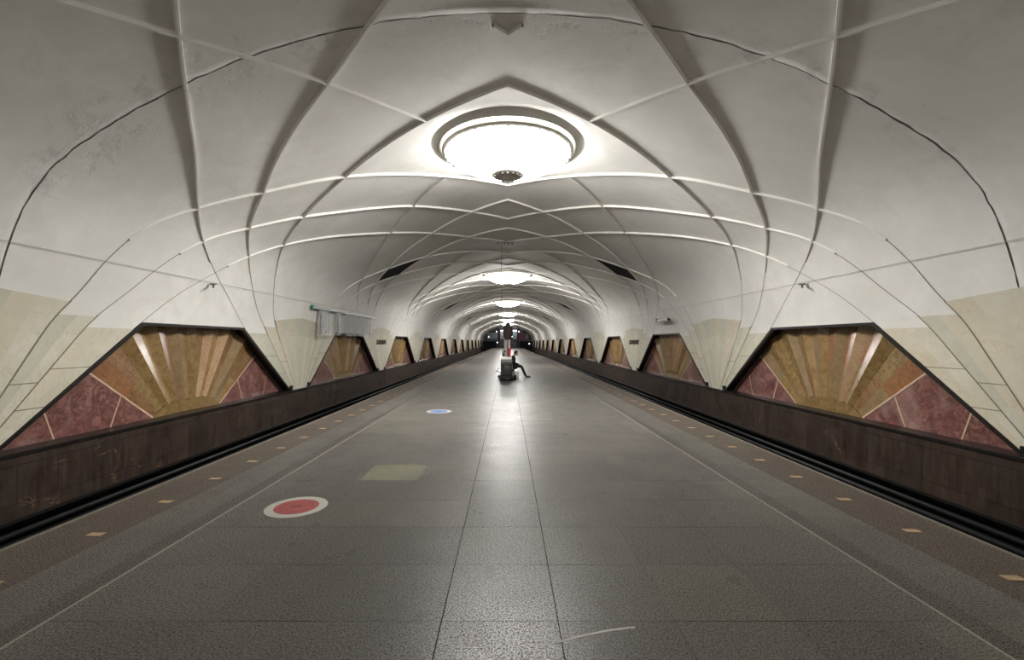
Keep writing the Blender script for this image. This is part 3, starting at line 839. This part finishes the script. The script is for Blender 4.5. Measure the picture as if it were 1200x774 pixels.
def sticker(x, y, rot, inner, label):
    root = empty('floor_sticker', (x, y, 0), rot); tag(root, label, 'floor sticker', 'round floor stickers')
    mb = MB(); n = 64
    mb.add([(.31*math.cos(2*PI*k/n), .31*math.sin(2*PI*k/n), .0015) for k in range(n)]+[(.31*math.cos(2*PI*k/n), .31*math.sin(2*PI*k/n), 0) for k in range(n)], [tuple(range(n))]+[(k, (k+1) % n, n+(k+1) % n, n+k) for k in range(n)])
    mb.build('white_ring', plain('sticker_white', (150, 147, 137), .5, 0, .1, 20), root)
    mb = MB(); mb.add([(.222*math.cos(2*PI*k/n), .222*math.sin(2*PI*k/n), .003) for k in range(n)]+[(.222*math.cos(2*PI*k/n), .222*math.sin(2*PI*k/n), .001) for k in range(n)], [tuple(range(n))]+[(k, (k+1) % n, n+(k+1) % n, n+k) for k in range(n)])
    d = mb.build('coloured_disc', inner, root)
    mk = MB(); mk.bbox(-.055, .055, -.016, .016, .003, .0042, .0005)
    for (a, r) in ((.5, .16), (.15, .165), (-.25, .165), (2.6, .165), (3.1, .16), (3.5, .165), (1.0, .165), (2.2, .165)):
        mk.lathe([(.001, .0042), (.009, .0042), (.009, .003)], 8, (r*math.cos(a), r*math.sin(a), 0))
    mk.build('printed_marks', plain('print_dark', (70, 34, 34), .6), d)
sticker(-2.24, 4.83, .5, plain('sticker_red', (126, 40, 37), .5), 'round red floor sticker with a white rim on grey granite')
sticker(-1.73, 11.45, .3, plain('sticker_blue', (70, 98, 146), .5), 'round blue floor sticker with a white rim, farther up the platform')

# ------------------------------------------------------------------ mast lift and cleaning machine on the platform
G_DK = plain('machine_black', (22, 22, 22), .5); G_GR = plain('machine_grey', (112, 114, 106), .45); G_LT = plain('machine_lid', (240, 241, 238), .35)
G_MID = plain('machine_mid', (60, 62, 58), .5); ALU = plain('mast_aluminium', (150, 154, 152), .35, .3); G_PK = plain('mast_pink', (206, 170, 160), .5); G_RED = plain('mast_red', (176, 24, 44), .4)
lift = empty('mast_lift', (0, 20.6, 0)); tag(lift, 'dark wheeled machine with grey tank and tall mast on the platform', 'machine')
mb = MB(); mb.bbox(-.36, .33, 0.05, 1.9, .07, .27, .05); mb.bbox(-.47, .42, .55, 1.35, .05, .2, .05); mb.build('chassis', G_DK, lift)
mb = MB(); mb.lathe([(.30, .02), (.34, .05), (.34, .13), (.28, .16), (.001, .16)], 24, (-.03, .16, 0)); mb.build('bumper', G_DK, lift)
for (x, y) in ((-.33, .35), (.31, .35), (-.33, 1.7), (.31, 1.7)):
    mb = MB(); mb.lathe([(.001, -.035), (.09, -.035), (.10, -.02), (.10, .02), (.09, .035), (.001, .035)], 20, (x, y, .10), 0, True, 'x'); mb.build('wheel', M_BLACK, lift)
mb = MB(); mb.bbox(-.32, .20, 0, .75, .22, .80, .05); body = mb.build('body', G_DK, lift)
mb = MB(); mb.lathe([(.001, -.012), (.15, -.012), (.17, .004), (.17, .02)], 28, (-.05, -.002, .52), 0, True, 'y'); mb.build('round_cover', G_MID, body)
mb = MB()
for i in range(6): mb.box(-.2+.0, .1, -.022, -.008, .42+i*.035, .43+i*.035)
mb.build('vent_slots', G_DK, body)
mb = MB(); mb.bbox(-.33, .21, .0, .76, .80, .93, .04); mb.build('tank', G_GR, lift)
mb = MB(); mb.bbox(-.31, .19, .02, .74, .93, 1.07, .06); mb.build('lid', G_LT, lift)
mb = MB(); mb.tube([(-.33, .3, .68), (-.50, .28, .42), (-.53, .28, .40), (-.33, .3, .37)], .018, 8); mb.build('side_handle', G_LT, lift)
mb = MB(); mb.tube([(-.20, .75, 1.0), (-.24, .8, 1.25), (-.22, .82, 1.34), (-.1, .84, 1.3)], .03, 8); mb.tube([(-.16, .8, 1.0), (-.17, .85, 1.28)], .022, 8); mb.build('hose', G_DK, lift)
mb = MB(); mb.bbox(-.26, -.20, .78, .84, 1.05, 1.42, .01); mb.build('lever', plain('lever_yellow', (170, 164, 110), .5), lift)
mb = MB(); mb.bbox(-.15, -.02, .85, 1.0, .25, 1.98, .01); mb.bbox(-.18, -.155, .86, .98, .25, 1.95, .005); mast = mb.build('mast', ALU, lift)
mb = MB(); mb.bbox(.02, .12, .86, .98, 1.45, 1.98, .01); mb.build('mast_channel', G_PK, mast)
mb = MB(); mb.bbox(-.02, .02, .9, .98, .25, 1.98, .005); mb.bbox(.12, .15, .9, .98, .25, 1.98, .005); mb.build('mast_rail', G_DK, mast)
mb = MB(); mb.bbox(0, .15, .82, .96, 1.02, 1.45, .02); mb.build('red_box', G_RED, lift)
mb = MB(); random.seed(5); mb.lathe([(.001, 1.84), (.14, 1.86), (.2, 1.98), (.225, 2.15), (.22, 2.35), (.18, 2.5), (.10, 2.6), (.04, 2.66), (.025, 2.75), (.001, 2.76)], 20, (0, .92, 0))
mb.v = [(x*(1+.10*math.sin(9*math.atan2(y-.92, x))), y, z+.02*math.sin(7*x*10)) for x, y, z in mb.v]
mb.build('covered_head', plain('dark_cloth', (66, 54, 48), .9), lift)
mb = MB(); mb.bbox(.0, .34, 1.45, 1.98, .10, .43, .04); mb.build('rear_seat', G_DK, lift)
# white bucket under the sitter
mb = MB(); mb.lathe([(.001, .0), (.12, .0), (.125, .02), (.155, .30), (.165, .31), (.165, .33), (.15, .33), (.145, .30), (.115, .03), (.001, .03)], 28)
o = mb.build('bucket', plain('bucket_white', (244, 244, 242), .4), None, (.40, 22.15-.15, 0)); tag(o, 'white round bucket on the floor beside the machine, under the sitter', 'bucket')
# cable from the crown down to the mast head
mb = MB(); mb.tube([(-.30, 21.45, z_of_x(.3)), (-.30, 21.45, 4.2), (-.24, 21.5, 2.6), (-.17, 21.53, 1.9)], .009, 6)
o = mb.build('hanging_cable', plain('cable_dark', (70, 64, 58), .6)); tag(o, 'thin dark cable hanging from the vault crown to the machine mast', 'cable')
mb = MB()
for (x, y, l) in ((-.45, 21.2, .1), (-.16, 21.3, .22), (.02, 21.25, .28), (.2, 21.3, .12)):
    zz = z_of_x(x)-.13; mb.bbox(x-.035, x+.035, y-l/2, y+l/2, zz-.05, zz+.01, .01)
mb.box(-.5, .3, 21.22, 21.28, z_of_x(.5)-.10, z_of_x(.5)-.085)
mb.tube([(-.1, 21.25, z_of_x(.1)-.1), (-.1, 21.25, z_of_x(.1)+.05)], .02, 6)
o = mb.build('ceiling_clamps', plain('clamp_dark', (92, 82, 76), .7)); tag(o, 'row of small dark clamps on the vault crown above the machine', 'clamp')

# ------------------------------------------------------------------ seated person
def skin_mesh(name, chains, mat, parent, levels=1):
    """chains: list of polylines [(x,y,z,r)...]; points that coincide are welded into one skeleton"""
    me = bpy.data.meshes.new(name); vs = []; rs = []; es = []; key = {}
    for ch in chains:
        prev = None
        for (x, y, z, r) in ch:
            k = (round(x, 4), round(y, 4), round(z, 4))
            if k not in key: key[k] = len(vs); vs.append((x, y, z)); rs.append(r)
            i = key[k]
            if prev is not None and prev != i: es.append((prev, i))
            prev = i
    me.from_pydata(vs, es, []); o = bpy.data.objects.new(name, me); COL.objects.link(o)
    m = o.modifiers.new('skin', 'SKIN'); m.use_smooth_shade = True
    lay = me.skin_vertices[0] if me.skin_vertices else None
    if lay is None:
        bm = bmesh.new(); bm.from_mesh(me); bm.verts.layers.skin.verify(); bm.to_mesh(me); bm.free(); lay = me.skin_vertices[0]
    adj = {i: set() for i in range(len(vs))}
    for a, b in es: adj[a].add(b); adj[b].add(a)
    seen = set()
    for i in range(len(vs)):
        lay.data[i].radius = (rs[i], rs[i]); lay.data[i].use_root = False
        if i not in seen:
            lay.data[i].use_root = True; st = [i]
            while st:
                q = st.pop()
                if q in seen: continue
                seen.add(q); st += list(adj[q])
    s = o.modifiers.new('sub', 'SUBSURF'); s.levels = levels; s.render_levels = levels
    dg = bpy.context.evaluated_depsgraph_get(); me2 = bpy.data.meshes.new_from_object(o.evaluated_get(dg))
    bpy.data.objects.remove(o)
    me2.materials.clear(); me2.materials.append(mat)
    for p in me2.polygons: p.use_smooth = True
    o = bpy.data.objects.new(name, me2); COL.objects.link(o); o.parent = parent
    return o
SKIN = plain('skin', (176, 134, 112), .6); CLOTH = plain('jacket_black', (20, 22, 26), .85); TROU = plain('trousers_black', (18, 18, 20), .85); HAIR = plain('hair_dark', (24, 18, 15), .8); SHOE = plain('shoe_black', (14, 13, 13), .4)
person = empty('person', (.21, 22.5, 0)); tag(person, 'person in black jacket and trousers sitting on the machine, head bowed, legs out', 'person')
hip = (.06, 0, .55)
HL, HR = (.07, -.10, .53), (.07, .10, .53)      # facing +x; near leg is y -
neck = (.10, 0, 1.08); head = (.17, 0, 1.24)
hands = []
body_ch = [[(hip[0], 0, .55, .12), (.03, 0, .72, .125), (.03, 0, .88, .13), (.07, 0, 1.0, .11), (.11, 0, 1.07, .06), (.15, 0, 1.11, .055), (.175, 0, 1.17, .085), (.19, 0, 1.25, .075)]]
for s in (-1, 1):
    body_ch.append([(hip[0], 0, .55, .12), (.12, s*.09, .54, .085), (.30, s*.10, .56, .07), (.47, s*.11, .55 if s < 0 else .53, .055), (.57, s*.12, .32, .05), (.70 if s < 0 else .66, s*.13, .09, .035), (.80 if s < 0 else .77, s*.14, .05, .03), (.90 if s < 0 else .87, s*.15, .045, .022)])
    body_ch.append([(.07, 0, 1.0, .11), (.06, s*.17, 1.0, .055), (.05, s*.22, .84, .045), (.10, s*.22, .72, .04), (.24, s*.14, .67, .033), (.31, s*.09, .665, .026), (.35, s*.07, .66, .026)])
    for f in range(4):
        yy = s*(.07+(f-1.5)*.02); ln = (.075, .085, .08, .065)[f]
        body_ch.append([(.35, s*.07, .66, .026), (.37, yy, .662, .010), (.37+ln*.5, yy, .657, .009), (.37+ln*.85, yy, .64, .008)])
    body_ch.append([(.31, s*.09, .665, .026), (.335, s*.045, .672, .010), (.365, s*.03, .665, .009)])
skin_mesh('body', body_ch, SKIN, person)
cl = [[(hip[0]-.0, 0, .57, .14), (.03, 0, .72, .165), (.025, 0, .88, .175), (.07, 0, 1.0, .15), (.11, 0, 1.10, .09)]]
for s in (-1, 1): cl.append([(.07, 0, 1.0, .13), (.06, s*.18, 1.0, .082), (.05, s*.23, .84, .075), (.10, s*.225, .72, .068), (.24, s*.145, .67, .052), (.30, s*.10, .668, .046)])
skin_mesh('jacket', cl, CLOTH, person)
tr = []
for s in (-1, 1): tr.append([(hip[0], 0, .55, .135), (.12, s*.09, .54, .105), (.30, s*.10, .56, .088), (.47, s*.11, .55 if s < 0 else .53, .075), (.57, s*.12, .32, .068), (.71 if s < 0 else .67, s*.13, .055, .055)])
skin_mesh('trousers', tr, TROU, person)
for s in (-1, 1):
    q = 0 if s < 0 else -.035
    skin_mesh('shoe', [[(.70+q, s*.13, .09, .048), (.72+q, s*.13, .05, .048), (.82+q, s*.14, .045, .043), (.93+q, s*.15, .042, .034)]], SHOE, person)
# face, ears, hair, mask
mb = MB()
def ell(mb, c, r, n=16, cut=None):
    vs = []; fs = []
    for i in range(n+1):
        ph = PI*i/n
        for k in range(n*2):
            a = PI*k/n; vs.append((c[0]+r[0]*math.sin(ph)*math.cos(a), c[1]+r[1]*math.sin(ph)*math.sin(a), c[2]+r[2]*math.cos(ph)))
    for i in range(n):
        for k in range(n*2):
            f = (i*2*n+k, i*2*n+(k+1) % (2*n), (i+1)*2*n+(k+1) % (2*n), (i+1)*2*n+k)
            if cut is None or all(cut(vs[q]) for q in f): fs.append(f)
    mb.add(vs, fs, 0, True)
ell(mb, (.19, 0, 1.245), (.088, .075, .11)); ell(mb, (.275, 0, 1.225), (.018, .014, .022), 8)
for s in (-1, 1): ell(mb, (.185, s*.078, 1.235), (.02, .012, .03), 8)
hd = mb.build('head', SKIN, person, (.02, 0, -.055))
mb = MB(); 
for s in (-1, 1): ell(mb, (.263, s*.03, 1.255), (.012, .014, .009), 8)
mb.build('eyes', HAIR, hd)
mb = MB(); ell(mb, (.18, 0, 1.265), (.108, .092, .112), 16, lambda p: p[2] > 1.27-(.22-p[0])*.9); mb.build('hair', HAIR, hd)
mb = MB(); ell(mb, (.205, 0, 1.18), (.078, .066, .045), 12, lambda p: p[0] > .20); mb.build('face_mask', plain('mask_white', (225, 228, 230), .7), hd)
